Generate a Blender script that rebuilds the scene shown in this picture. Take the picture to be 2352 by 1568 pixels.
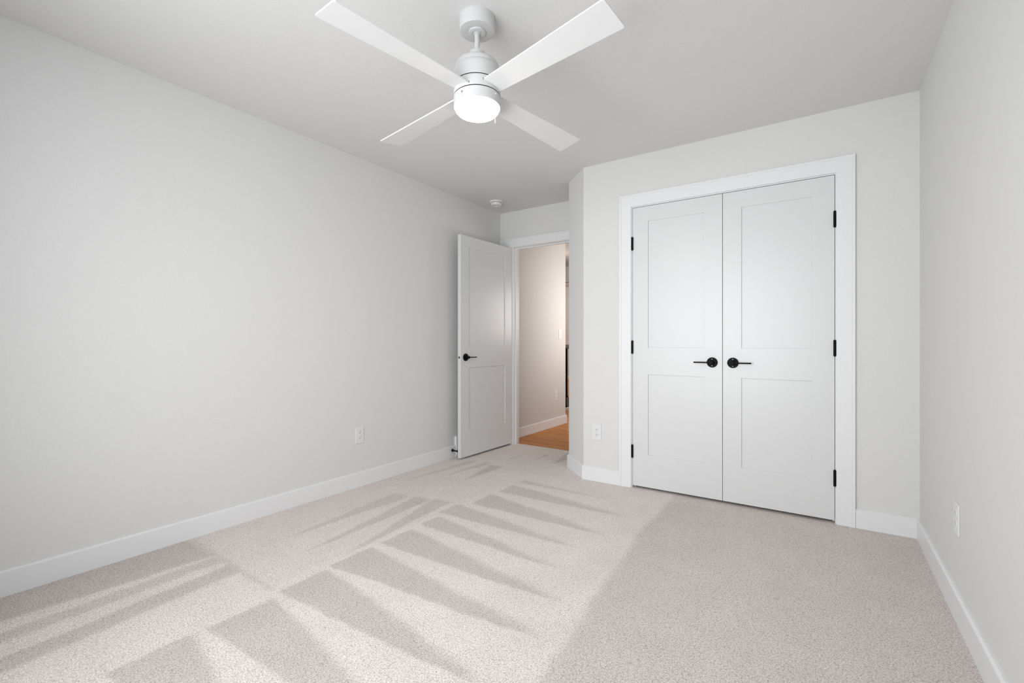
import bpy, bmesh, math, random
import numpy as np
from mathutils import Vector, Matrix

for o in list(bpy.data.objects):
    bpy.data.objects.remove(o)
S = bpy.context.scene
C = S.collection
PI = math.pi

# ------------------------------------------------------------------ camera, world, lights, exposure
cam_d = bpy.data.cameras.new('camera')
cam_d.sensor_width = 36.0
cam_d.lens = 36.0 * 1064.7 / 2352.0
cam_d.shift_y = 2.5 / 2352.0
cam_d.clip_start = 0.02
cam = bpy.data.objects.new('camera', cam_d)
C.objects.link(cam)
cam.location = (0.0, 0.0, 1.067)
cam.rotation_euler = (PI / 2, 0.0, 0.5929)
S.camera = cam

S.view_settings.view_transform = 'Standard'
S.view_settings.look = 'None'
S.view_settings.gamma = 1.0
S.view_settings.exposure = 0.05
S.view_settings.use_curve_mapping = False

w = bpy.data.worlds.new('world')
S.world = w
w.use_nodes = True
w.node_tree.nodes['Background'].inputs[0].default_value = (0.75, 0.87, 1.0, 1)
w.node_tree.nodes['Background'].inputs[1].default_value = 1.0

def area(name, loc, rot, sx, sy, power, color=(1, 1, 1)):
    d = bpy.data.lights.new(name, 'AREA')
    d.shape = 'RECTANGLE'
    d.size = sx
    d.size_y = sy
    d.energy = power
    d.color = color
    o = bpy.data.objects.new(name, d)
    o.location = loc
    o.rotation_euler = rot
    C.objects.link(o)
    return o

def bulb(name, loc, power, radius, color=(1, 1, 1)):
    d = bpy.data.lights.new(name, 'POINT')
    d.energy = power
    d.shadow_soft_size = radius
    d.color = color
    o = bpy.data.objects.new(name, d)
    o.location = loc
    C.objects.link(o)
    return o

# daylight through the window in the wall behind the camera
win = area('window_daylight', (-1.27, -0.42, 1.26), (PI / 2, 0, 0), 2.0, 1.8, 42, (0.97, 0.985, 1.0))
win.data.spread = math.radians(136)
# warm hallway light, then added fill for the stair landing and the room beyond it
hw = area('hallway_window_light', (-1.45, 5.7, 1.48), (0, PI / 2, 0), 0.7, 0.8, 19, (1.0, 0.95, 0.91))
hw.data.spread = math.radians(150)
bulb('landing_fill', (-3.6, 6.2, 2.2), 9, 0.12, (1.0, 0.88, 0.78))  # unseen lamp added to brighten the landing
bulb('far_room_fill', (-5.6, 10.2, 2.3), 60, 0.2, (1.0, 0.93, 0.86))  # unseen lamp added to make the far wall bright

# ------------------------------------------------------------------ room measures (metres)
H = 2.44
XL, XR = -2.869, 0.431        # left and right wall
YC, YE, YB = 3.334, 4.036, -0.25   # closet wall, entry wall, window wall
PX = -1.5686                  # closet wall meets the diagonal wall
QX, QY = -1.8173, 3.572       # diagonal wall meets the passage wall
WT = 0.115
BH, BT = 0.108, 0.015         # baseboard

# ------------------------------------------------------------------ materials
def mat(name, color, rough=0.5, bump=None, metal=0.0, spec=0.5, mottled=0.0):
    m = bpy.data.materials.new(name)
    m.use_nodes = True
    nt = m.node_tree
    b = nt.nodes['Principled BSDF']
    b.inputs['Base Color'].default_value = (*color, 1)
    b.inputs['Roughness'].default_value = rough
    b.inputs['Metallic'].default_value = metal
    b.inputs['Specular IOR Level'].default_value = spec
    tc = nt.nodes.new('ShaderNodeTexCoord')
    if mottled:
        n = nt.nodes.new('ShaderNodeTexNoise')
        n.inputs['Scale'].default_value = 330
        n.inputs['Detail'].default_value = 2
        nt.links.new(tc.outputs['Object'], n.inputs['Vector'])
        mr = nt.nodes.new('ShaderNodeMapRange')
        mr.inputs['From Min'].default_value = 0.3
        mr.inputs['From Max'].default_value = 0.7
        mr.inputs['To Min'].default_value = 1 - mottled
        mr.inputs['To Max'].default_value = 1 + mottled
        nt.links.new(n.outputs['Fac'], mr.inputs['Value'])
        mx = nt.nodes.new('ShaderNodeMix')
        mx.data_type = 'RGBA'
        mx.blend_type = 'MULTIPLY'
        mx.inputs['Factor'].default_value = 1
        mx.inputs['A'].default_value = (*color, 1)
        nt.links.new(mr.outputs['Result'], mx.inputs['B'])
        nt.links.new(mx.outputs['Result'], b.inputs['Base Color'])
    if bump:
        sc, dist = bump
        n2 = nt.nodes.new('ShaderNodeTexNoise')
        n2.inputs['Scale'].default_value = sc
        n2.inputs['Detail'].default_value = 3
        nt.links.new(tc.outputs['Object'], n2.inputs['Vector'])
        bp = nt.nodes.new('ShaderNodeBump')
        bp.inputs['Strength'].default_value = 0.6
        bp.inputs['Distance'].default_value = dist
        nt.links.new(n2.outputs['Fac'], bp.inputs['Height'])
        nt.links.new(bp.outputs['Normal'], b.inputs['Normal'])
    return m

M_WALL = mat('greige_wall_paint', (0.76, 0.757, 0.742), 0.8, (320, 0.0012), spec=0.2, mottled=0.03)
M_CEIL = mat('ceiling_paint', (0.765, 0.76, 0.75), 0.85, (320, 0.0013), spec=0.2, mottled=0.03)
M_TRIM = mat('white_trim_paint', (0.84, 0.845, 0.85), 0.38, (60, 0.0002))
M_DOOR = mat('white_door_paint', (0.735, 0.74, 0.74), 0.32, (90, 0.0003))
M_BLACK = mat('matte_black_metal', (0.003, 0.003, 0.003), 0.5, spec=0.12)
M_FAN = mat('white_fan_enamel', (0.63, 0.63, 0.625), 0.42)
M_BLADE = mat('white_blade_laminate', (0.78, 0.78, 0.775), 0.55, (300, 0.0002))
M_DARK = mat('dark_gap_shade', (0.008, 0.007, 0.007), 0.9)  # near-black colour in place of the shade inside narrow gaps
M_PLATE = mat('white_outlet_plastic', (0.80, 0.80, 0.80), 0.3)
M_SLOT = mat('outlet_slot_dark', (0.03, 0.03, 0.03), 0.8)
M_NICKEL = mat('nickel_metal', (0.55, 0.54, 0.52), 0.25, metal=1.0)
M_SCREW = mat('pale_screw_glint', (0.9, 0.9, 0.9), 0.45, metal=0.3)  # pale, mostly diffuse colour paints the glint of the lever screws
M_CHAIN = mat('white_pull_chain', (0.82, 0.82, 0.82), 0.3)
M_RAIL = mat('grey_handrail_wood', (0.22, 0.19, 0.17), 0.5)
M_STAIR = mat('grey_stair_carpet', (0.30, 0.28, 0.27), 0.95, (300, 0.002))
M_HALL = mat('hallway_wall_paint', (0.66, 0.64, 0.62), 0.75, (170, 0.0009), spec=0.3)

def lens_material(name, strength):
    m = bpy.data.materials.new(name)
    m.use_nodes = True
    b = m.node_tree.nodes['Principled BSDF']
    b.inputs['Base Color'].default_value = (0.9, 0.88, 0.85, 1)
    b.inputs['Roughness'].default_value = 0.4
    b.inputs['Emission Color'].default_value = (1.0, 0.93, 0.88, 1)
    b.inputs['Emission Strength'].default_value = strength
    return m
M_LENS = lens_material('lit_frosted_lens', 56.0)
M_RIM = lens_material('lit_frosted_rim', 6.0)

def wood_material():
    m = bpy.data.materials.new('oak_plank_floor')
    m.use_nodes = True
    nt = m.node_tree
    b = nt.nodes['Principled BSDF']
    b.inputs['Roughness'].default_value = 0.5
    b.inputs['Specular IOR Level'].default_value = 0.2
    tc = nt.nodes.new('ShaderNodeTexCoord')
    mp = nt.nodes.new('ShaderNodeMapping')
    nt.links.new(tc.outputs['Object'], mp.inputs['Vector'])
    br = nt.nodes.new('ShaderNodeTexBrick')
    br.inputs['Color1'].default_value = (0.56, 0.235, 0.075, 1)
    br.inputs['Color2'].default_value = (0.70, 0.33, 0.12, 1)
    br.inputs['Mortar'].default_value = (0.20, 0.08, 0.03, 1)
    br.inputs['Scale'].default_value = 1.0
    br.inputs['Mortar Size'].default_value = 0.0012
    br.inputs['Brick Width'].default_value = 1.1
    br.inputs['Row Height'].default_value = 0.083
    nt.links.new(mp.outputs['Vector'], br.inputs['Vector'])
    mp2 = nt.nodes.new('ShaderNodeMapping')
    mp2.inputs['Scale'].default_value = (2.0, 40.0, 2.0)
    nt.links.new(tc.outputs['Object'], mp2.inputs['Vector'])
    n = nt.nodes.new('ShaderNodeTexNoise')
    n.inputs['Scale'].default_value = 2.5
    n.inputs['Detail'].default_value = 6
    nt.links.new(mp2.outputs['Vector'], n.inputs['Vector'])
    rp = nt.nodes.new('ShaderNodeValToRGB')
    rp.color_ramp.elements[0].position = 0.3
    rp.color_ramp.elements[0].color = (0.62, 0.55, 0.5, 1)
    rp.color_ramp.elements[1].position = 0.7
    rp.color_ramp.elements[1].color = (1.2, 1.15, 1.1, 1)
    nt.links.new(n.outputs['Fac'], rp.inputs['Fac'])
    mx = nt.nodes.new('ShaderNodeMix')
    mx.data_type = 'RGBA'
    mx.blend_type = 'MULTIPLY'
    mx.inputs['Factor'].default_value = 1
    nt.links.new(br.outputs['Color'], mx.inputs['A'])
    nt.links.new(rp.outputs['Color'], mx.inputs['B'])
    nt.links.new(mx.outputs['Result'], b.inputs['Base Color'])
    return m
M_WOOD = wood_material()

def carpet_material():
    """cut-pile carpet; attribute pile_lay says which way the vacuum left the pile (0 brushed dark, 1 brushed light)"""
    m = bpy.data.materials.new('cut_pile_carpet')
    m.use_nodes = True
    nt = m.node_tree
    L = nt.links.new
    b = nt.nodes['Principled BSDF']
    b.inputs['Roughness'].default_value = 0.95
    b.inputs['Specular IOR Level'].default_value = 0.1
    tc = nt.nodes.new('ShaderNodeTexCoord')
    at = nt.nodes.new('ShaderNodeAttribute')
    at.attribute_name = 'pile_lay'
    # ragged edge of the tracks
    ne = nt.nodes.new('ShaderNodeTexNoise')
    ne.inputs['Scale'].default_value = 70
    ne.inputs['Detail'].default_value = 4
    L(tc.outputs['Object'], ne.inputs['Vector'])
    a1 = nt.nodes.new('ShaderNodeMath'); a1.operation = 'MULTIPLY_ADD'
    L(ne.outputs['Fac'], a1.inputs[0]); a1.inputs[1].default_value = 0.40; a1.inputs[2].default_value = -0.20
    a2 = nt.nodes.new('ShaderNodeMath'); a2.operation = 'ADD'; a2.use_clamp = True
    L(at.outputs['Fac'], a2.inputs[0]); L(a1.outputs[0], a2.inputs[1])
    base = nt.nodes.new('ShaderNodeMix'); base.data_type = 'RGBA'
    L(a2.outputs[0], base.inputs['Factor'])
    base.inputs['A'].default_value = (0.60, 0.54, 0.50, 1)
    base.inputs['B'].default_value = (0.79, 0.722, 0.685, 1)
    # broad drift of tone
    nb = nt.nodes.new('ShaderNodeTexNoise'); nb.inputs['Scale'].default_value = 5; nb.inputs['Detail'].default_value = 3
    L(tc.outputs['Object'], nb.inputs['Vector'])
    mb = nt.nodes.new('ShaderNodeMapRange')
    mb.inputs['From Min'].default_value = 0.3; mb.inputs['From Max'].default_value = 0.7
    mb.inputs['To Min'].default_value = 0.97; mb.inputs['To Max'].default_value = 1.03
    L(nb.outputs['Fac'], mb.inputs['Value'])
    # tuft grain
    nf = nt.nodes.new('ShaderNodeTexNoise'); nf.inputs['Scale'].default_value = 195; nf.inputs['Detail'].default_value = 5; nf.inputs['Roughness'].default_value = 0.8
    L(tc.outputs['Object'], nf.inputs['Vector'])
    vo = nt.nodes.new('ShaderNodeTexVoronoi'); vo.inputs['Scale'].default_value = 205
    L(tc.outputs['Object'], vo.inputs['Vector'])
    tuft = nt.nodes.new('ShaderNodeMath'); tuft.operation = 'MULTIPLY_ADD'      # tuft tops stand out against the gaps between them
    L(vo.outputs['Distance'], tuft.inputs[0]); tuft.inputs[1].default_value = -0.24; tuft.inputs[2].default_value = 0.125
    grain = nt.nodes.new('ShaderNodeMath'); grain.operation = 'ADD'
    L(nf.outputs['Fac'], grain.inputs[0]); L(tuft.outputs[0], grain.inputs[1])
    mf = nt.nodes.new('ShaderNodeMapRange')
    mf.inputs['From Min'].default_value = 0.33; mf.inputs['From Max'].default_value = 0.67
    mf.inputs['To Min'].default_value = 0.62; mf.inputs['To Max'].default_value = 1.42
    L(grain.outputs[0], mf.inputs['Value'])
    mm = nt.nodes.new('ShaderNodeMath'); mm.operation = 'MULTIPLY'
    L(mb.outputs['Result'], mm.inputs[0]); L(mf.outputs['Result'], mm.inputs[1])
    mx = nt.nodes.new('ShaderNodeMix'); mx.data_type = 'RGBA'; mx.blend_type = 'MULTIPLY'
    mx.inputs['Factor'].default_value = 1
    L(base.outputs['Result'], mx.inputs['A']); L(mm.outputs[0], mx.inputs['B'])
    L(mx.outputs['Result'], b.inputs['Base Color'])
    bp = nt.nodes.new('ShaderNodeBump'); bp.inputs['Strength'].default_value = 0.55; bp.inputs['Distance'].default_value = 0.004
    L(grain.outputs[0], bp.inputs['Height']); L(bp.outputs['Normal'], b.inputs['Normal'])
    return m
M_CARPET = carpet_material()

# ------------------------------------------------------------------ helpers
def link(name, bm, m, parent=None, smooth=False):
    bmesh.ops.recalc_face_normals(bm, faces=bm.faces)
    me = bpy.data.meshes.new(name)
    bm.to_mesh(me)
    bm.free()
    for k in (m if isinstance(m, (list, tuple)) else [m]):
        me.materials.append(k)
    if smooth:
        me.shade_smooth()
        try:
            me.set_sharp_from_angle(angle=math.radians(35))
        except Exception:
            pass
    o = bpy.data.objects.new(name, me)
    C.objects.link(o)
    if parent:
        o.parent = parent
    return o

def thing(name, label, cat, loc=(0, 0, 0), rotz=0.0, group=None):
    o = bpy.data.objects.new(name, None)
    C.objects.link(o)
    o.location = loc
    o.rotation_euler = (0, 0, rotz)
    o['label'] = label
    o['category'] = cat
    if group:
        o['group'] = group
    return o

def struct(name, bm, m, label=None, smooth=False):
    o = link(name, bm, m, None, smooth)
    o['kind'] = 'structure'
    o['label'] = label or name.replace('_', ' ')
    return o

def box(bm, x0, x1, y0, y1, z0, z1, bevel=0.0, mi=0):
    t = bmesh.new()
    bmesh.ops.create_cube(t, size=1.0)
    for v in t.verts:
        v.co = Vector((x0 + (v.co.x + .5) * (x1 - x0), y0 + (v.co.y + .5) * (y1 - y0), z0 + (v.co.z + .5) * (z1 - z0)))
    if bevel:
        bmesh.ops.bevel(t, geom=t.edges[:], offset=bevel, segments=2, affect='EDGES', profile=0.5)
    merge(bm, t, mi=mi)

def merge(bm, t, M=None, mi=0):
    vm = {}
    for v in t.verts:
        vm[v] = bm.verts.new(M @ v.co if M else v.co)
    for f in t.faces:
        nf = bm.faces.new([vm[v] for v in f.verts])
        nf.material_index = f.material_index if mi == 0 else mi
        nf.smooth = f.smooth
    t.free()

def prism(bm, pts, z0, z1):
    a = [bm.verts.new((x, y, z0)) for x, y in pts]
    b = [bm.verts.new((x, y, z1)) for x, y in pts]
    bm.faces.new(a[::-1])
    bm.faces.new(b)
    n = len(pts)
    for i in range(n):
        bm.faces.new((a[i], a[(i + 1) % n], b[(i + 1) % n], b[i]))

def lathe(bm, prof, seg=64, cx=0.0, cy=0.0, axis='z', mi=0):
    """prof: (radius, height) pairs; closed with caps where the radius is above 0"""
    t = bmesh.new()
    rings = []
    for r, h in prof:
        if r < 1e-6:
            rings.append([t.verts.new((0, 0, h))])
        else:
            rings.append([t.verts.new((r * math.cos(2 * PI * i / seg), r * math.sin(2 * PI * i / seg), h)) for i in range(seg)])
    for a, b in zip(rings, rings[1:]):
        for i in range(seg):
            j = (i + 1) % seg
            if len(a) == 1 and len(b) == 1:
                continue
            if len(a) == 1:
                t.faces.new((a[0], b[j], b[i]))
            elif len(b) == 1:
                t.faces.new((a[i], a[j], b[0]))
            else:
                t.faces.new((a[i], a[j], b[j], b[i]))
    for rg in (rings[0], rings[-1]):
        if len(rg) > 1:
            t.faces.new(rg)
    M = Matrix.Translation((cx, cy, 0))
    if axis == 'x':
        M = M @ Matrix.Rotation(PI / 2, 4, 'Y')
    elif axis == 'y':
        M = M @ Matrix.Rotation(-PI / 2, 4, 'X')
    merge(bm, t, M, mi)

def panel_grid(bm, xs, zs, holes, y0, y1):
    """a slab in the XZ plane between y0 and y1, cut into cells by xs, zs; cells in holes are open"""
    def solid(i, j):
        return 0 <= i < len(xs) - 1 and 0 <= j < len(zs) - 1 and (i, j) not in holes
    cache = {}
    def V(i, j, k):
        key = (i, j, k)
        if key not in cache:
            cache[key] = bm.verts.new((xs[i], y1 if k else y0, zs[j]))
        return cache[key]
    for i in range(len(xs) - 1):
        for j in range(len(zs) - 1):
            if not solid(i, j):
                continue
            bm.faces.new((V(i, j, 0), V(i + 1, j, 0), V(i + 1, j + 1, 0), V(i, j + 1, 0)))
            bm.faces.new((V(i, j, 1), V(i, j + 1, 1), V(i + 1, j + 1, 1), V(i + 1, j, 1)))
            if not solid(i - 1, j):
                bm.faces.new((V(i, j, 0), V(i, j + 1, 0), V(i, j + 1, 1), V(i, j, 1)))
            if not solid(i + 1, j):
                bm.faces.new((V(i + 1, j, 0), V(i + 1, j, 1), V(i + 1, j + 1, 1), V(i + 1, j + 1, 0)))
            if not solid(i, j - 1):
                bm.faces.new((V(i, j, 0), V(i, j, 1), V(i + 1, j, 1), V(i + 1, j, 0)))
            if not solid(i, j + 1):
                bm.faces.new((V(i, j + 1, 0), V(i + 1, j + 1, 0), V(i + 1, j + 1, 1), V(i, j + 1, 1)))

def sweep(bm, path, prof, to3d):
    """path: 2D polyline; prof: (offset to the left of the path, height out of the plane); mitred corners"""
    n = len(path)
    rings = []
    for i in range(n):
        p = Vector(path[i])
        d0 = (Vector(path[i]) - Vector(path[i - 1])).normalized() if i > 0 else None
        d1 = (Vector(path[i + 1]) - Vector(path[i])).normalized() if i < n - 1 else None
        if d0 is None: d0 = d1
        if d1 is None: d1 = d0
        n0 = Vector((-d0.y, d0.x)); n1 = Vector((-d1.y, d1.x))
        mvec = (n0 + n1).normalized()
        mvec = mvec / max(0.2, mvec.dot(n0))
        rings.append([bm.verts.new(to3d(p.x + mvec.x * o, p.y + mvec.y * o, h)) for o, h in prof])
    for a, b in zip(rings, rings[1:]):
        for k in range(len(prof)):
            k2 = (k + 1) % len(prof)
            bm.faces.new((a[k], a[k2], b[k2], b[k]))
    bm.faces.new(rings[0])
    bm.faces.new(rings[-1][::-1])

BASE_PROF = [(0, 0), (BT, 0), (BT, BH - 0.006), (BT - 0.008, BH), (0, BH)]
def baseboard(name, path, m=None, label=None):
    bm = bmesh.new()
    sweep(bm, path, BASE_PROF, lambda x, y, h: (x, y, h))
    return struct(name, bm, m or M_TRIM, label)

# ------------------------------------------------------------------ setting: carpet
# vacuum tracks left in the pile (metres on the floor):
# wedges running across the room: wide end on the left (x, y low, y high), pointed end on the right (x, y), how dark
WEDGES_ACROSS = [
    ((-1.925, 0.500, 0.755), (-0.950, 0.560), 0.10),
    ((-1.910, 0.795, 1.045), (-0.780, 0.850), 0.08),
    ((-1.945, 1.090, 1.325), (-0.790, 1.135), 0.06),
    ((-1.960, 1.350, 1.590), (-0.760, 1.445), 0.06),
    ((-1.960, 1.655, 1.872), (-0.830, 1.690), 0.06),
    ((-1.968, 1.945, 2.105), (-0.980, 1.935), 0.08),
    ((-2.010, 2.160, 2.342), (-1.020, 2.185), 0.10),
    ((-1.945, 2.400, 2.627), (-0.960, 2.410), 0.10),
    ((-1.940, 2.700, 2.890), (-0.930, 2.735), 0.18),
    ((-1.940, 2.965, 3.040), (-1.150, 2.975), 0.35),
]
# wedges running along the left wall: pointed end (x, y), wide end (x low, x high, y), how dark
WEDGES_ALONG = [
    ((-2.435, 1.310), (-2.530, -2.385, 2.270), 0.28),
    ((-2.190, 1.310), (-2.348, -2.212, 2.300), 0.12),
    ((-1.990, 1.400), (-2.212, -2.070, 2.340), 0.12),
    ((-2.700, 2.400), (-2.670, -2.580, 3.260), 0.35),
    ((-2.520, 2.700), (-2.520, -2.440, 3.300), 0.32),
    ((-2.310, 2.760), (-2.420, -2.290, 3.260), 0.15),
    ((-2.395, 3.460), (-2.400, -2.360, 3.690), 0.40),
    ((-2.190, 3.530), (-2.215, -2.170, 3.850), 0.35),
    ((-1.980, 3.560), (-2.060, -1.900, 4.000), 0.15),
]
# bands near the window end of the left wall: x low and x high at y = 0.0 and at y = 1.09
BANDS = [
    (-2.869, -2.645, -2.869, -2.540, 0.05),
    (-2.510, -2.425, -2.515, -2.430, 0.26),
    (-2.275, -2.175, -2.372, -2.262, 0.12),
]
# edge of the vacuumed area: points (x, y)
BOUND = [(-0.74, -0.3), (-0.74, 1.254), (-0.758, 1.467), (-0.784, 1.686), (-0.81, 1.902), (-0.816, 2.118), (-0.86, 2.472), (-0.863, 2.814), (-0.867, 3.4)]

def build_carpet():
    step = 0.0125
    x0, x1, y0, y1 = XL, XR, YB, 4.105
    nx = int(round((x1 - x0) / step)); ny = int(round((y1 - y0) / step))
    gx = np.linspace(x0, x1, nx + 1); gy = np.linspace(y0, y1, ny + 1)
    X, Y = np.meshgrid(gx, gy)
    rng = np.random.default_rng(4)
    def soft_noise(cell, amp):
        c = rng.normal(size=(int((y1 - y0) / cell) + 3, int((x1 - x0) / cell) + 3)) * amp
        fy = (Y - y0) / cell; fx = (X - x0) / cell
        iy = fy.astype(int); ix = fx.astype(int); ty = fy - iy; tx = fx - ix
        ty = ty * ty * (3 - 2 * ty); tx = tx * tx * (3 - 2 * tx)
        return (c[iy, ix] * (1 - ty) * (1 - tx) + c[iy + 1, ix] * ty * (1 - tx) + c[iy, ix + 1] * (1 - ty) * tx + c[iy + 1, ix + 1] * ty * tx)
    Xw = X + soft_noise(0.05, 0.003) + soft_noise(0.2, 0.004)
    Yw = Y + soft_noise(0.05, 0.003) + soft_noise(0.2, 0.004)
    def ss(v, w_):
        t_ = np.clip(v / w_ * 0.5 + 0.5, 0, 1)
        return t_ * t_ * (3 - 2 * t_)
    def blend(base, val, mask):
        return base * (1 - mask) + val * mask
    lay = np.full(X.shape, 0.95) + soft_noise(0.3, 0.03)
    lay = blend(lay, 0.84, ss(-2.0 - Xw, 0.02) * ss(Yw - 1.09, 0.02))
    lay = blend(lay, 1.0, ss(Yw - 2.9, 0.4))
    for (xa, yl, yh), (xb, yb_), v in WEDGES_ACROSS:
        t_ = np.clip((Xw - xa) / (xb - xa), 0, 1)
        lo = yl + (yb_ - yl) * t_
        hi = yh + (yb_ - yh) * t_ ** 1.15
        m = ss(Yw - lo, 0.008) * ss(hi - Yw, 0.012 + 0.03 * t_) * ss(Xw - xa, 0.008) * (Xw < xb)
        lay = blend(lay, v, m * np.clip((1 - t_) * 6, 0, 1))
    for (xt, yt), (xl, xh, yw), v in WEDGES_ALONG:
        t_ = np.clip((Yw - yt) / (yw - yt), 0, 1)
        lo = xt + (xl - xt) * t_
        hi = xt + (xh - xt) * t_
        m = ss(Xw - lo, 0.014) * ss(hi - Xw, 0.008) * ss(yw - Yw, 0.03) * (Yw > yt)
        lay = blend(lay, v, m * np.clip(t_ * 5, 0, 1))
    near = ss(1.095 - Yw, 0.012)
    for a, b, c, d, v in BANDS:
        t_ = np.clip(Yw / 1.09, 0, 1.1)
        lo = a + (c - a) * t_; hi = b + (d - b) * t_
        lay = blend(lay, v, ss(Xw - lo, 0.012) * ss(hi - Xw, 0.02) * near)
    # dark crossing line where two passes met
    lay = blend(lay, 0.35, ss(0.012 - np.abs(Yw - 1.085 - 0.03 * (-1.96 - Xw)), 0.012) * (Xw < -1.97))
    bx = np.interp(Yw, [p[1] for p in BOUND], [p[0] for p in BOUND])
    fade = np.clip((Xw - bx) / 0.45, 0, 1)
    lay = blend(lay, 0.22 + 0.26 * fade, ss(Xw - bx, 0.025) * ss(3.22 - Yw, 0.1))
    lay = blend(lay, 0.45, ss(Xw - bx, 0.02) * ss(Yw - 3.22, 0.1))
    verts = np.stack([X.ravel(), Y.ravel(), np.zeros(X.size)], 1)
    idx = np.arange(X.size).reshape(X.shape)
    faces = np.stack([idx[:-1, :-1].ravel(), idx[:-1, 1:].ravel(), idx[1:, 1:].ravel(), idx[1:, :-1].ravel()], 1)
    me = bpy.data.meshes.new('floor')
    me.from_pydata(verts.tolist(), [], faces.tolist())
    at = me.attributes.new('pile_lay', 'FLOAT', 'POINT')
    at.data.foreach_set('value', lay.ravel().astype(np.float32))
    me.materials.append(M_CARPET)
    o = bpy.data.objects.new('floor', me)
    C.objects.link(o)
    o['kind'] = 'structure'
    o['label'] = 'beige cut-pile carpet with vacuum tracks'
build_carpet()

# sub-floor of the bedroom and floor of the hallway
bm = bmesh.new(); box(bm, XL - .1, XR + .1, YB - .1, 4.105, -0.12, -0.004); struct('floor_slab', bm, M_DARK)
bm = bmesh.new(); box(bm, -7.2, -1.3, 4.105, 6.60, -0.10, -0.002); struct('floor_hallway', bm, M_WOOD, 'orange oak plank floor of the hallway')
bm = bmesh.new(); box(bm, -7.2, -1.3, 8.07, 12.3, -0.10, 0.0); struct('floor_beyond_stairs', bm, M_WOOD, 'orange oak plank floor beyond the stairwell')

# ------------------------------------------------------------------ setting: ceiling and walls
bm = bmesh.new(); box(bm, XL - WT, XR + WT, YB - WT, 4.151, H, H + 0.12); struct('ceiling', bm, M_CEIL, 'pale grey painted ceiling')
bm = bmesh.new(); box(bm, XL - WT, XL, YB - WT, 4.151, -0.1, H); struct('wall_left', bm, M_WALL)
bm = bmesh.new(); box(bm, XR, XR + WT, YB - WT, YC + .75, -0.1, H); struct('wall_right', bm, M_WALL)
# wall with the window, behind the camera
bm = bmesh.new()
WX0, WX1, WZ0, WZ1 = -2.15, -0.25, 0.34, 2.20
panel_grid(bm, [XL, WX0, WX1, XR], [-0.1, WZ0, WZ1, H], {(1, 1)}, YB - WT, YB)
struct('wall_back', bm, M_WALL)
# window frame in it
bm = bmesh.new()
panel_grid(bm, [WX0, WX0 + .04, -1.22, -1.18, WX1 - .04, WX1], [WZ0, WZ0 + .04, WZ1 - .04, WZ1], {(1, 1), (3, 1)}, YB - 0.09, YB - 0.04)
wf = struct('window_1', bm, M_TRIM, 'white framed window behind the camera')
bm = bmesh.new(); box(bm, WX0 - .03, WX1 + .03, YB - .04, YB + .05, WZ0 - .025, WZ0); link('window_sill', bm, M_TRIM, wf)

# closet wall with its double-door opening
SEAM = -0.561
CJ = 0.614     # half of the clear opening between jambs
CH = 2.060     # underside of the head jamb
bm = bmesh.new()
panel_grid(bm, [PX, SEAM - CJ - .02, SEAM + CJ + .02, XR], [-0.1, -0.05, CH + .02, H], {(1, 1)}, YC, YC + WT)
struct('wall_closet', bm, M_WALL, 'pale greige wall around the closet doors')
bm = bmesh.new(); prism(bm, [(PX, YC), (PX + .05, YC + WT), (QX + .115, QY + .048), (QX, QY)], -0.1, H)
struct('wall_diagonal', bm, M_WALL, 'short angled wall at the entry passage')
bm = bmesh.new(); prism(bm, [(QX, QY), (QX + .115, QY + .048), (QX + .115, YE), (QX, YE)], -0.1, H)
struct('wall_passage', bm, M_WALL, 'short wall beside the entry passage')
# entry wall
OX0, OX1, OH = -2.705, -1.893, 2.060
bm = bmesh.new()
panel_grid(bm, [XL, OX0 - .02, OX1 + .02, QX + .115], [-0.1, -0.05, OH + .02, H], {(1, 1)}, YE, YE + WT)
struct('wall_entry', bm, M_WALL, 'wall over the open bedroom door')
# closet inside
bm = bmesh.new(); box(bm, PX + .05, XR, YC + .75, YC + .80, -0.1, H); struct('wall_closet_back', bm, M_WALL)
bm = bmesh.new(); box(bm, PX + .06, PX + .10, YC + WT, YC + .75, -0.1, H); struct('wall_closet_side', bm, M_WALL)
bm = bmesh.new(); box(bm, PX + .1, XR, YC + WT, YC + .75, H, H + .1); struct('ceiling_closet', bm, M_CEIL)

# baseboards (mitred, stopping at the door casings)
baseboard('baseboard_left', [(XL, YE - .018), (XL, YB)])
baseboard('baseboard_right', [(XR, YB), (XR, YC), (SEAM + .711, YC)])
baseboard('baseboard_closet', [(SEAM - .711, YC), (PX, YC), (QX, QY), (QX, YE - .018)], label='white baseboard wrapping the angled wall')
baseboard('baseboard_back', [(XL + BT, YB), (XR - BT, YB)][::-1])

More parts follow.
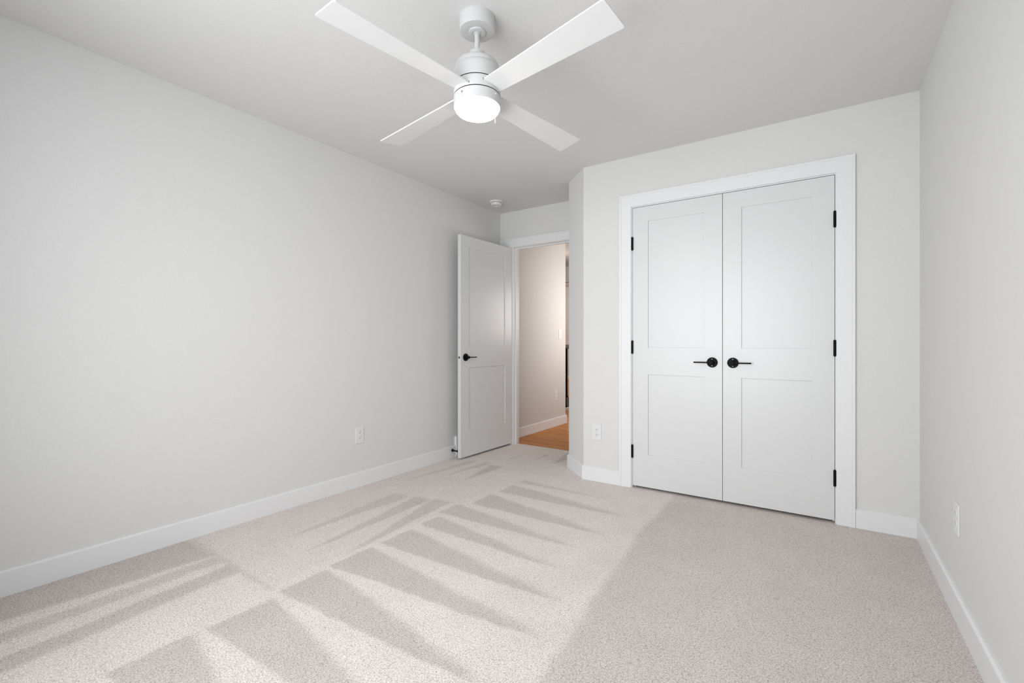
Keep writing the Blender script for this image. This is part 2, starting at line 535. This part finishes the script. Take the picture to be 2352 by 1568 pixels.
# ------------------------------------------------------------------ door trim
def casing(name, x0, x1, ztop, width, y, label, wl=None, wr=None):
    """picture-frame casing: raised 17 mm outer band and a flatter inner field, mitred at the head"""
    wl = wl or width; wr = wr or width
    bm = bmesh.new()
    def ring(side_l, side_r, top, h0, h1):
        pass
    # path runs along the inner edge, up the left, over the head, down the right; offset to the left is outwards
    def prof(wd):
        return [(0.0, 0.0), (0.0, 0.013), (0.003, 0.0145), (wd - 0.018, 0.0145), (wd - 0.016, 0.018), (wd - 0.001, 0.018), (wd, 0.017), (wd, 0.0)]
    rings = []
    pts = [(x0, -0.005, -wl, 0), (x0, ztop, -wl, width), (x1, ztop, wr, width), (x1, -0.005, wr, 0)]
    for (x, z, dx, dz) in pts:
        pr = prof(abs(dx)); prz = prof(dz) if dz else None
        ring_ = []
        for k, (o, h) in enumerate(pr):
            xx = x + math.copysign(o, dx)
            zz = z + (prz[k][0] if dz else 0.0)
            ring_.append(bm.verts.new((xx, y - h, zz)))
        rings.append(ring_)
    for a, b in zip(rings, rings[1:]):
        for k in range(len(a)):
            k2 = (k + 1) % len(a)
            bm.faces.new((a[k], a[k2], b[k2], b[k]))
    bm.faces.new(rings[0]); bm.faces.new(rings[-1][::-1])
    return struct(name, bm, M_TRIM, label)

casing('trim_1', SEAM - CJ - .006, SEAM + CJ + .006, CH + .006, 0.090, YC, 'white casing around the closet double doors')
casing('trim_2', OX0 - .006, OX1 + .006, OH + .004, 0.088, YE, 'white casing around the open bedroom door', wl=0.155, wr=0.062)

def jamb(name, x0, x1, ztop, y0, y1, stop_y, label):
    bm = bmesh.new()
    box(bm, x0 - .02, x0, y0, y1, -0.003, ztop + .02)
    box(bm, x1, x1 + .02, y0, y1, -0.003, ztop + .02)
    box(bm, x0, x1, y0, y1, ztop, ztop + .02)
    box(bm, x0, x0 + .011, stop_y, stop_y + .035, -0.003, ztop)
    box(bm, x1 - .011, x1, stop_y, stop_y + .035, -0.003, ztop)
    box(bm, x0 + .011, x1 - .011, stop_y, stop_y + .035, ztop - .011, ztop)
    return struct(name, bm, M_TRIM, label)
jamb('trim_3', SEAM - CJ, SEAM + CJ, CH, YC + .0005, YC + WT, YC + .040, 'white jamb of the closet doors')
jamb('trim_4', OX0, OX1, OH, YE + .0005, YE + WT, YE + .040, 'white jamb of the bedroom doorway')

# ------------------------------------------------------------------ two-panel doors
DT = 0.035
def door_leaf(parent, wd, z0, z1, mirror=1, stile=0.113):
    """leaf spans x 0..wd (times mirror), front face y=0, back face y=DT, two recessed flat panels"""
    xs = [0, stile, wd - stile, wd]
    zs = [z0, 0.252, 0.835, 1.031, 1.948, z1]
    X = [mirror * v for v in xs]
    if mirror < 0: X = X[::-1]
    bm = bmesh.new()
    panel_grid(bm, X, zs, {(1, 1), (1, 3)}, 0.0, DT)
    fr = link('leaf_frame', bm, M_DOOR, parent)
    bv = fr.modifiers.new('soft_edge', 'BEVEL'); bv.width = 0.0012; bv.segments = 2; bv.limit_method = 'ANGLE'
    for a, b in ((1, 2), (3, 4)):
        bm = bmesh.new()
        box(bm, X[1] - .004, X[2] + .004, 0.008, DT - 0.008, zs[a] - .004, zs[b] + .004)
        link('door_panel', bm, M_DOOR, parent)

def lever(parent, x, y, z, direction, side=-1, screws=True):
    """black round rose with a thin flat lever; side -1: sticks out towards -y"""
    bm = bmesh.new()
    t = bmesh.new()
    lathe(t, [(0.034, 0.0), (0.034, 0.006), (0.032, 0.009), (0.0, 0.0095)], 48, axis='y')
    merge(bm, t, Matrix.Scale(side, 4, (0, 1, 0)))
    h = link('door_handle', bm, M_BLACK, parent, smooth=True)
    h.location = (x, y, z)
    bm = bmesh.new()
    t = bmesh.new()
    lathe(t, [(0.0135, 0.009), (0.0135, 0.044), (0.0105, 0.048), (0.0, 0.048)], 32, axis='y')
    merge(bm, t, Matrix.Scale(side, 4, (0, 1, 0)))
    ya, yb = sorted((side * 0.036, side * 0.044))
    xa, xb = sorted((0.0, direction * 0.112))
    box(bm, xa, xb, ya, yb, -0.0045, 0.0045, 0.0015)
    link('lever', bm, M_BLACK, h, smooth=True)
    if screws:
        for dz in (0.0225, -0.0225):
            bm = bmesh.new()
            t = bmesh.new()
            lathe(t, [(0.0028, 0.0), (0.0028, 0.0014), (0.0015, 0.0024), (0.0, 0.0026)], 16, axis='y')
            merge(bm, t, Matrix.Translation((0, side * 0.009, dz)) @ Matrix.Scale(side, 4, (0, 1, 0)))
            link('screw', bm, M_SCREW, h, smooth=True)

def hinge(parent, x, y, z, L=0.092, r=0.0068):
    bm = bmesh.new()
    lathe(bm, [(0.0, -L / 2 - .004), (r * .6, -L / 2 - .003), (r * .75, -L / 2), (r, -L / 2), (r, L / 2), (r * .75, L / 2), (r * .6, L / 2 + .003), (0.0, L / 2 + .004)], 24)
    for k in range(1, 5):
        zz = -L / 2 + k * L / 5
        lathe(bm, [(r * 1.001, zz - .0004), (r * 1.03, zz), (r * 1.001, zz + .0004)], 24)
    box(bm, -0.0012, 0.0012, 0.0, 0.020, -L / 2, L / 2)
    o = link('hinge', bm, M_BLACK, parent, smooth=True)
    o.location = (x, y, z)

DZ0, DZ1 = 0.017, 2.0565
for kind, side in (('left', 1), ('right', -1)):
    hx = SEAM - side * (CJ - 0.0025)
    t = thing('closet_door', 'white two-panel closet door hinged on the %s, black lever near the centre seam' % kind,
              'door', (hx, YC + .0005, 0), 0, 'pair of closet doors')
    wd = CJ - 0.0025 - 0.0014
    door_leaf(t, wd, DZ0, DZ1, side)
    lever(t, side * (wd - 0.062), 0.0, 0.934, -side)
    for z in (1.795, 1.034, 0.268):
        hinge(t, -side * 0.0005, -0.0065, z)

# the bedroom door, standing open against the left wall (its hall side faces the room)
fx, fy, hx, hy = -2.7325, 3.2232, -2.7085, 4.0135
ang = math.atan2(hy - fy, hx - fx)        # local +x runs from the free edge to the hinges, local -y faces the room
t = thing('bedroom_door', 'white two-panel bedroom door standing open against the left wall', 'door', (fx, fy, 0), ang)
wd = math.hypot(hx - fx, hy - fy)
door_leaf(t, wd, 0.018, 2.050, 1)
lever(t, 0.066, 0.0, 0.932, 1, side=-1, screws=False)
lever(t, 0.066, DT, 0.932, 1, side=1, screws=False)
bm = bmesh.new()
box(bm, -0.0012, 0.0, DT / 2 - .0125, DT / 2 + .0125, -0.028, 0.028, 0.0004)
lp = link('latch_plate', bm, M_DOOR, t); lp.location = (0, 0, 0.932)
bm = bmesh.new()
tb = bmesh.new(); lathe(tb, [(0.0105, 0.0), (0.0105, 0.002), (0.007, 0.0024), (0.0068, 0.0012), (0.0, 0.0012)], 24, axis='x')
merge(bm, tb, Matrix.Translation((-0.0012, DT / 2, 0)) @ Matrix.Scale(-1, 4, (1, 0, 0)))
la = link('latch', bm, M_SLOT, t, smooth=True); la.location = (0, 0, 0.932)
bm = bmesh.new()
box(bm, -0.011, 0.0, DT / 2 - .005, DT / 2 + .005, -0.006, 0.006, 0.002)
lb = link('latch_bolt', bm, M_NICKEL, la)
for z in (1.795, 1.034, 0.268):
    hinge(t, wd + .004, DT + .004, z)

# ------------------------------------------------------------------ outlets and switch
def outlet(loc, rotz, label, m=M_PLATE, w_=0.074, h_=0.122):
    """local +x points out of the wall; y across; z up"""
    t = thing('wall_outlet', label, 'outlet', loc, rotz, 'white duplex wall outlets')
    bm = bmesh.new(); box(bm, 0, 0.0055, -w_ / 2, w_ / 2, -h_ / 2, h_ / 2, 0.0018)
    link('cover_plate', bm, m, t)
    for s in (1, -1):
        cz = s * 0.0195
        bm = bmesh.new()
        # rounded receptacle face: circle clipped flat at top and bottom
        pts = []
        for i in range(48):
            a = 2 * PI * i / 48
            pts.append((0.0172 * math.cos(a), max(-0.0143, min(0.0143, 0.0172 * math.sin(a)))))
        va = [bm.verts.new((0.0045, y, cz + z)) for y, z in pts]
        vb = [bm.verts.new((0.0072, y * .97, cz + z * .97)) for y, z in pts]
        bm.faces.new(va[::-1]); bm.faces.new(vb)
        for i in range(48):
            j = (i + 1) % 48
            bm.faces.new((va[i], va[j], vb[j], vb[i]))
        f = link('receptacle', bm, m, t)
        bm = bmesh.new()
        box(bm, 0.0066, 0.00735, -0.0075, -0.0052, cz - .0005, cz + .0085)
        box(bm, 0.0066, 0.00735, 0.0052, 0.0075, cz + .0005, cz + .0075)
        lathe_t = bmesh.new(); lathe(lathe_t, [(0.0026, 0.0066), (0.0026, 0.00735)], 16, axis='x')
        merge(bm, lathe_t, Matrix.Translation((0, 0, cz - 0.0065)))
        link('slots', bm, M_SLOT, f)
    bm = bmesh.new(); lathe(bm, [(0.0032, 0.005), (0.0032, 0.0062), (0.0, 0.0066)], 16, axis='x')
    link('screw', bm, M_PLATE, t, smooth=True)
    return t

outlet((XL, 2.226, 0.380), 0, 'white duplex outlet low on the long left wall')
outlet((-1.456, YC, 0.376), -PI / 2, 'white duplex outlet between the angled wall and the closet casing')
outlet((XR, 2.470, 0.382), PI, 'white duplex outlet on the right wall, seen edge-on')
outlet((-2.85, 5.232, 0.390), 0, 'white duplex outlet on the hallway wall beyond the doorway')

t = thing('light_switch', 'white rocker light switch on the hallway wall beyond the doorway', 'light switch', (-2.85, 5.35, 1.1775), 0)
bm = bmesh.new(); box(bm, 0, 0.0055, -0.037, 0.037, -0.061, 0.061, 0.0018); link('cover_plate', bm, M_PLATE, t)
bm = bmesh.new(); box(bm, 0.0045, 0.009, -0.0165, 0.0165, -0.033, 0.033, 0.0015); link('rocker', bm, M_PLATE, t)

# ------------------------------------------------------------------ door stop and register behind the open door
t = thing('door_stop', 'small black door stop screwed to the left baseboard behind the open door', 'door stop', (XL + BT, 3.247, 0.071))
bm = bmesh.new(); lathe(bm, [(0.0, 0.0), (0.0135, 0.0), (0.0135, 0.004), (0.008, 0.016), (0.0055, 0.026), (0.005, 0.058), (0.0, 0.058)], 32, axis='x'); link('stem', bm, M_BLACK, t, smooth=True)
bm = bmesh.new(); lathe(bm, [(0.0, 0.056), (0.008, 0.056), (0.0085, 0.062), (0.008, 0.070), (0.0, 0.071)], 32, axis='x'); link('bumper', bm, M_BLACK, t, smooth=True)

t = thing('wall_register', 'white low wall register half hidden behind the open bedroom door', 'vent', (XL, 3.46, 0.0))
bm = bmesh.new()
box(bm, 0.0155, 0.026, -0.165, 0.165, 0.006, 0.192, 0.002)
box(bm, 0.0, 0.0160, -0.165, 0.165, 0.1085, 0.192)
link('frame', bm, M_TRIM, t)
for k in range(6):
    bm = bmesh.new()
    box(bm, 0.0255, 0.030, -0.145, 0.145, 0.03 + k * 0.024, 0.036 + k * 0.024, 0.001)
    link('louver', bm, M_TRIM, t)

# ------------------------------------------------------------------ smoke detector
t = thing('smoke_detector', 'small round white smoke detector on the ceiling near the doorway', 'smoke detector', (-2.653, 3.663, H))
bm = bmesh.new(); lathe(bm, [(0.0, 0.0), (0.067, 0.0), (0.068, -0.006), (0.064, -0.012), (0.057, -0.014), (0.0, -0.014)], 64); link('base', bm, M_PLATE, t, smooth=True)
bm = bmesh.new(); lathe(bm, [(0.0, -0.012), (0.050, -0.012), (0.050, -0.018), (0.0, -0.018)], 64); link('vent_gap', bm, M_DARK, t, smooth=True)
bm = bmesh.new(); lathe(bm, [(0.0, -0.017), (0.053, -0.017), (0.054, -0.022), (0.050, -0.034), (0.042, -0.040), (0.034, -0.041), (0.032, -0.038), (0.0, -0.038)], 64); link('cap', bm, M_PLATE, t, smooth=True)
bm = bmesh.new(); lathe(bm, [(0.0, -0.036), (0.011, -0.036), (0.011, -0.0405), (0.0, -0.0415)], 32); b_ = link('test_button', bm, M_PLATE, t, smooth=True)
bm = bmesh.new(); box(bm, -0.016, -0.008, -0.024, -0.018, -0.0392, -0.0375); link('sensor_slot', bm, M_SLOT, t)

# ------------------------------------------------------------------ ceiling fan
FX, FY = -1.2193, 1.5455
fan = thing('ceiling_fan', 'white four-blade ceiling fan with a lit round lamp hanging from the ceiling', 'ceiling fan', (FX, FY, H))
TX, TY = 0.0221, -0.0257      # the motor hangs slightly off level
PIV = 2.311 - H
TILT = Matrix.Translation((0, 0, PIV)) @ Matrix.Rotation(TY, 4, 'X') @ Matrix.Rotation(-TX, 4, 'Y') @ Matrix.Translation((0, 0, -PIV))
def fpart(name, prof, m, parent=fan, tilt=True, seg=96):
    bm = bmesh.new()
    lathe(bm, [(r, z - H) for r, z in prof], seg)
    if tilt:
        bmesh.ops.transform(bm, matrix=TILT, verts=bm.verts[:])
    return link(name, bm, m, parent, smooth=True)

can = fpart('canopy', [(0, 2.44), (0.0745, 2.44), (0.0745, 2.386), (0.0725, 2.3825), (0.069, 2.381), (0.036, 2.381), (0.0, 2.381)], M_FAN, tilt=False)
fpart('canopy_ring', [(0.0195, 2.3815), (0.0355, 2.3815), (0.0365, 2.379), (0.035, 2.3745), (0.023, 2.3725), (0.0195, 2.375)], M_FAN, can, tilt=False)
fpart('ball_socket', [(0, 2.3808), (0.0196, 2.3808), (0.0196, 2.3795), (0, 2.3795)], M_DARK, can, tilt=False)  # flat dark disc stands for the shaded hole around the ball
fpart('hanger_ball', [(0, 2.381), (0.0145, 2.3805), (0.016, 2.377), (0.0145, 2.3725), (0.0105, 2.371), (0, 2.371)], M_FAN, can, tilt=False)
fpart('downrod', [(0, 2.378), (0.0106, 2.378), (0.0106, 2.280), (0, 2.280)], M_FAN, tilt=False, seg=32)
mot = fpart('motor_housing', [(0, 2.2935), (0.029, 2.2935), (0.0325, 2.2915), (0.0335, 2.288), (0.0335, 2.253), (0.036, 2.2500), (0.060, 2.2495), (0.077, 2.2455),
      (0.0855, 2.2405), (0.0895, 2.2350), (0.0912, 2.2280), (0.0916, 2.2180), (0.0900, 2.2168), (0.0930, 2.2158), (0.0960, 2.2115), (0.0980, 2.2050), (0.0985, 2.1960),
      (0.0985, 2.1490), (0.0985, 2.1482), (0, 2.1482)], M_FAN)
fpart('motor_gap', [(0, 2.1483), (0.0972, 2.1483), (0.0972, 2.1441), (0, 2.1441)], M_DARK, mot)  # black core paints the shade of the gap above the hub
fpart('blade_hub', [(0, 2.1442), (0.0985, 2.1442), (0.0985, 2.1430), (0.0985, 2.1010), (0.0985, 2.0998), (0, 2.0998)], M_FAN)
kit = fpart('light_kit', [(0, 2.0957), (0.0985, 2.0957), (0.0985, 2.0945), (0.0985, 2.0535), (0.0975, 2.0525), (0.0945, 2.0525), (0.0935, 2.056), (0, 2.056)], M_FAN)
fpart('light_kit_gap', [(0, 2.0999), (0.0972, 2.0999), (0.0972, 2.0956), (0, 2.0956)], M_DARK, kit)  # black core paints the shade of the gap above the light kit
lens = fpart('lamp_lens', [(0, 2.0558), (0.0925, 2.0558), (0.0925, 2.0490), (0.0905, 2.0425), (0.0850, 2.0365), (0.0740, 2.0310), (0.0560, 2.0270), (0.0300, 2.0245), (0, 2.0235)], M_RIM, kit)
lens.data.materials.append(M_LENS)          # the flat face glows most, the rounded rim less
for p in lens.data.polygons:
    if p.normal.z < -0.60:
        p.material_index = 1

def blade(k):
    a = -1.734 + k * PI / 2
    R, w1, w0, pit = 0.661, 0.0676, 0.0462, -0.1591
    bm = bmesh.new()
    out = []
    r0 = 0.072
    def wd(r): return w0 + (w1 - w0) * (r - 0.1) / (R - 0.1)
    cr = 0.010
    out += [(r0, -wd(r0)), (R - cr, -wd(R))]
    for i in range(1, 6):
        b = -PI / 2 + i * PI / 12
        out.append((R - cr + cr * math.cos(b), -wd(R) + cr + cr * math.sin(b)))
    out.append((R, -wd(R) + cr))
    out.append((R, wd(R) - cr))
    for i in range(1, 6):
        b = i * PI / 12
        out.append((R - cr + cr * math.cos(b), wd(R) - cr + cr * math.sin(b)))
    out += [(R - cr, wd(R)), (r0, wd(r0))]
    th = 0.0028
    va = [bm.verts.new((x, y, -th)) for x, y in out]
    vb = [bm.verts.new((x, y, th)) for x, y in out]
    bm.faces.new(va[::-1]); bm.faces.new(vb)
    n = len(out)
    for i in range(n):
        j = (i + 1) % n
        bm.faces.new((va[i], va[j], vb[j], vb[i]))
    M = TILT @ Matrix.Translation((0, 0, 2.118 - H)) @ Matrix.Rotation(a, 4, 'Z') @ Matrix.Rotation(pit, 4, 'X')
    bmesh.ops.transform(bm, matrix=M, verts=bm.verts[:])
    o = link('blade', bm, M_BLADE, fan)
    bv = o.modifiers.new('soft_edge', 'BEVEL'); bv.width = 0.001; bv.segments = 2; bv.limit_method = 'ANGLE'
    # dark strips at the slot where the blade enters the hub
    for sy in (-1, 1):
        bm = bmesh.new()
        box(bm, 0.0785, 0.0875, sy * (wd(.09) + .0008) - .0012, sy * (wd(.09) + .0008) + .0012, -0.004, 0.004)
        bmesh.ops.transform(bm, matrix=M, verts=bm.verts[:])
        link('blade_slot', bm, M_DARK, o)
for k in range(4):
    blade(k)

def chain(ax, top, bottom, nub, m_nub):
    """short beaded pull chain on the side of the light kit; ax: direction around the kit"""
    ux, uy = math.cos(ax), math.sin(ax)
    bm = bmesh.new()
    z = top
    while z > bottom:
        t_ = bmesh.new(); bmesh.ops.create_uvsphere(t_, u_segments=10, v_segments=6, radius=0.0011)
        merge(bm, t_, Matrix.Translation((ux * 0.1045, uy * 0.1045, z - H)))
        z -= 0.0023
    bmesh.ops.transform(bm, matrix=TILT, verts=bm.verts[:])
    c = link('pull_chain', bm, M_CHAIN, fan, smooth=True)
    bm = bmesh.new()
    t_ = bmesh.new(); lathe(t_, [(0.0, 0.0), (nub, 0.0), (nub * .9, 0.004), (nub * .45, 0.0075), (0.0, 0.008)], 24, axis='x')
    merge(bm, t_, Matrix.Rotation(ax, 4, 'Z') @ Matrix.Translation((0.0975, 0, top - H)))
    bmesh.ops.transform(bm, matrix=TILT, verts=bm.verts[:])
    link('chain_outlet', bm, m_nub, c, smooth=True)

# the directions below run around the light kit: the camera stands at about -52 degrees from it
chain(math.radians(-90), 2.079, 2.045, 0.0042, M_NICKEL)
chain(math.radians(80), 2.079, 2.030, 0.0042, M_CHAIN)
bm = bmesh.new()
t_ = bmesh.new(); lathe(t_, [(0.0, 0.0), (0.0032, 0.0), (0.0028, 0.003), (0.0, 0.0035)], 20, axis='x')
merge(bm, t_, Matrix.Rotation(math.radians(-2), 4, 'Z') @ Matrix.Translation((0.0980, 0, 2.083 - H)))
bmesh.ops.transform(bm, matrix=TILT, verts=bm.verts[:])
link('set_screw', bm, M_SCREW, kit, smooth=True)

# ------------------------------------------------------------------ hallway, stair landing and the room beyond
XH = -2.85
bm = bmesh.new(); box(bm, XH - .115, XH, YE + WT + .0005, 5.50, -0.1, H); struct('wall_hallway', bm, M_HALL, 'greige hallway wall beyond the doorway')
bm = bmesh.new(); box(bm, -7.2, XH - .115, 5.385, 5.50, -0.1, H); struct('wall_landing', bm, M_HALL)
bm = bmesh.new(); box(bm, -1.42, -1.30, YE + WT, 12.3, -2.6, 2.9); struct('wall_hallway_right', bm, M_HALL)
bm = bmesh.new(); box(bm, QX + .115, -1.30, YE, YE + WT, -0.1, H); struct('wall_hallway_end', bm, M_HALL)
bm = bmesh.new(); box(bm, -7.3, -7.2, 5.4, 12.3, -2.6, 2.9); struct('wall_far_left', bm, M_HALL)
bm = bmesh.new(); box(bm, -7.3, -1.30, 12.19, 12.3, -0.1, 2.9); struct('wall_far', bm, M_HALL, 'bright wall beyond the stairs')
bm = bmesh.new(); box(bm, -7.2, -1.3, YE + WT, 7.50, H, H + .12); struct('ceiling_hallway', bm, M_HALL)
bm = bmesh.new(); box(bm, -7.2, -1.3, 7.50, 7.62, 2.16, 2.9); struct('wall_header', bm, M_HALL, 'header over the stairwell')
bm = bmesh.new(); box(bm, -7.2, -1.3, 7.62, 12.3, 2.70, 2.82); struct('ceiling_far', bm, M_HALL)
baseboard('baseboard_hallway', [(XH - .115, 5.50), (XH, 5.50), (XH, YE + WT)][::1], label='white baseboard of the hallway wall')
baseboard('baseboard_far', [(-1.42, 12.19), (-7.2, 12.19)])
# stairwell between the hallway floor and the floor beyond
bm = bmesh.new(); box(bm, -7.2, -1.3, 6.585, 6.665, -0.30, 0.035); struct('trim_5', bm, M_TRIM, 'white curb at the edge of the stairwell')
bm = bmesh.new(); box(bm, -7.2, -1.3, 6.665, 8.10, -2.6, -2.5); struct('floor_stairwell', bm, M_STAIR)
bm = bmesh.new(); box(bm, -7.2, -1.42, 8.03, 8.069, -2.6, -0.02); struct('wall_stairwell_far', bm, M_STAIR)
bm = bmesh.new(); box(bm, -7.2, -1.42, 6.60, 6.664, -2.6, -0.31); struct('wall_stairwell_near', bm, M_HALL)

def railing(x0, x1, y, posts, label):
    t = thing('stair_railing', label, 'railing', (x0, y, 0))
    bm = bmesh.new(); box(bm, 0, x1 - x0, -0.03, 0.03, 0.945, 1.0, 0.006); link('handrail', bm, M_RAIL, t)
    for px_ in posts:
        bm = bmesh.new()
        box(bm, px_ - x0 - .0085, px_ - x0 + .0085, -0.0085, 0.0085, 0.0, 0.946)
        box(bm, px_ - x0 - .018, px_ - x0 + .018, -0.018, 0.018, 0.0, 0.03, 0.004)
        link('baluster', bm, M_BLACK, t)
    return t
r = railing(-4.4, -2.4, 6.62, [-3.425 + 0.115 * k for k in range(-8, 9)], 'stair railing with black balusters and grey handrail at the hallway edge of the stairwell')
r.location.z = 0.035
r2 = railing(-5.2, -3.0, 8.09, [-4.147 + 0.115 * k for k in range(-9, 10)], 'farther stair railing with black balusters across the stairwell')
r2.location.x -= 0.012
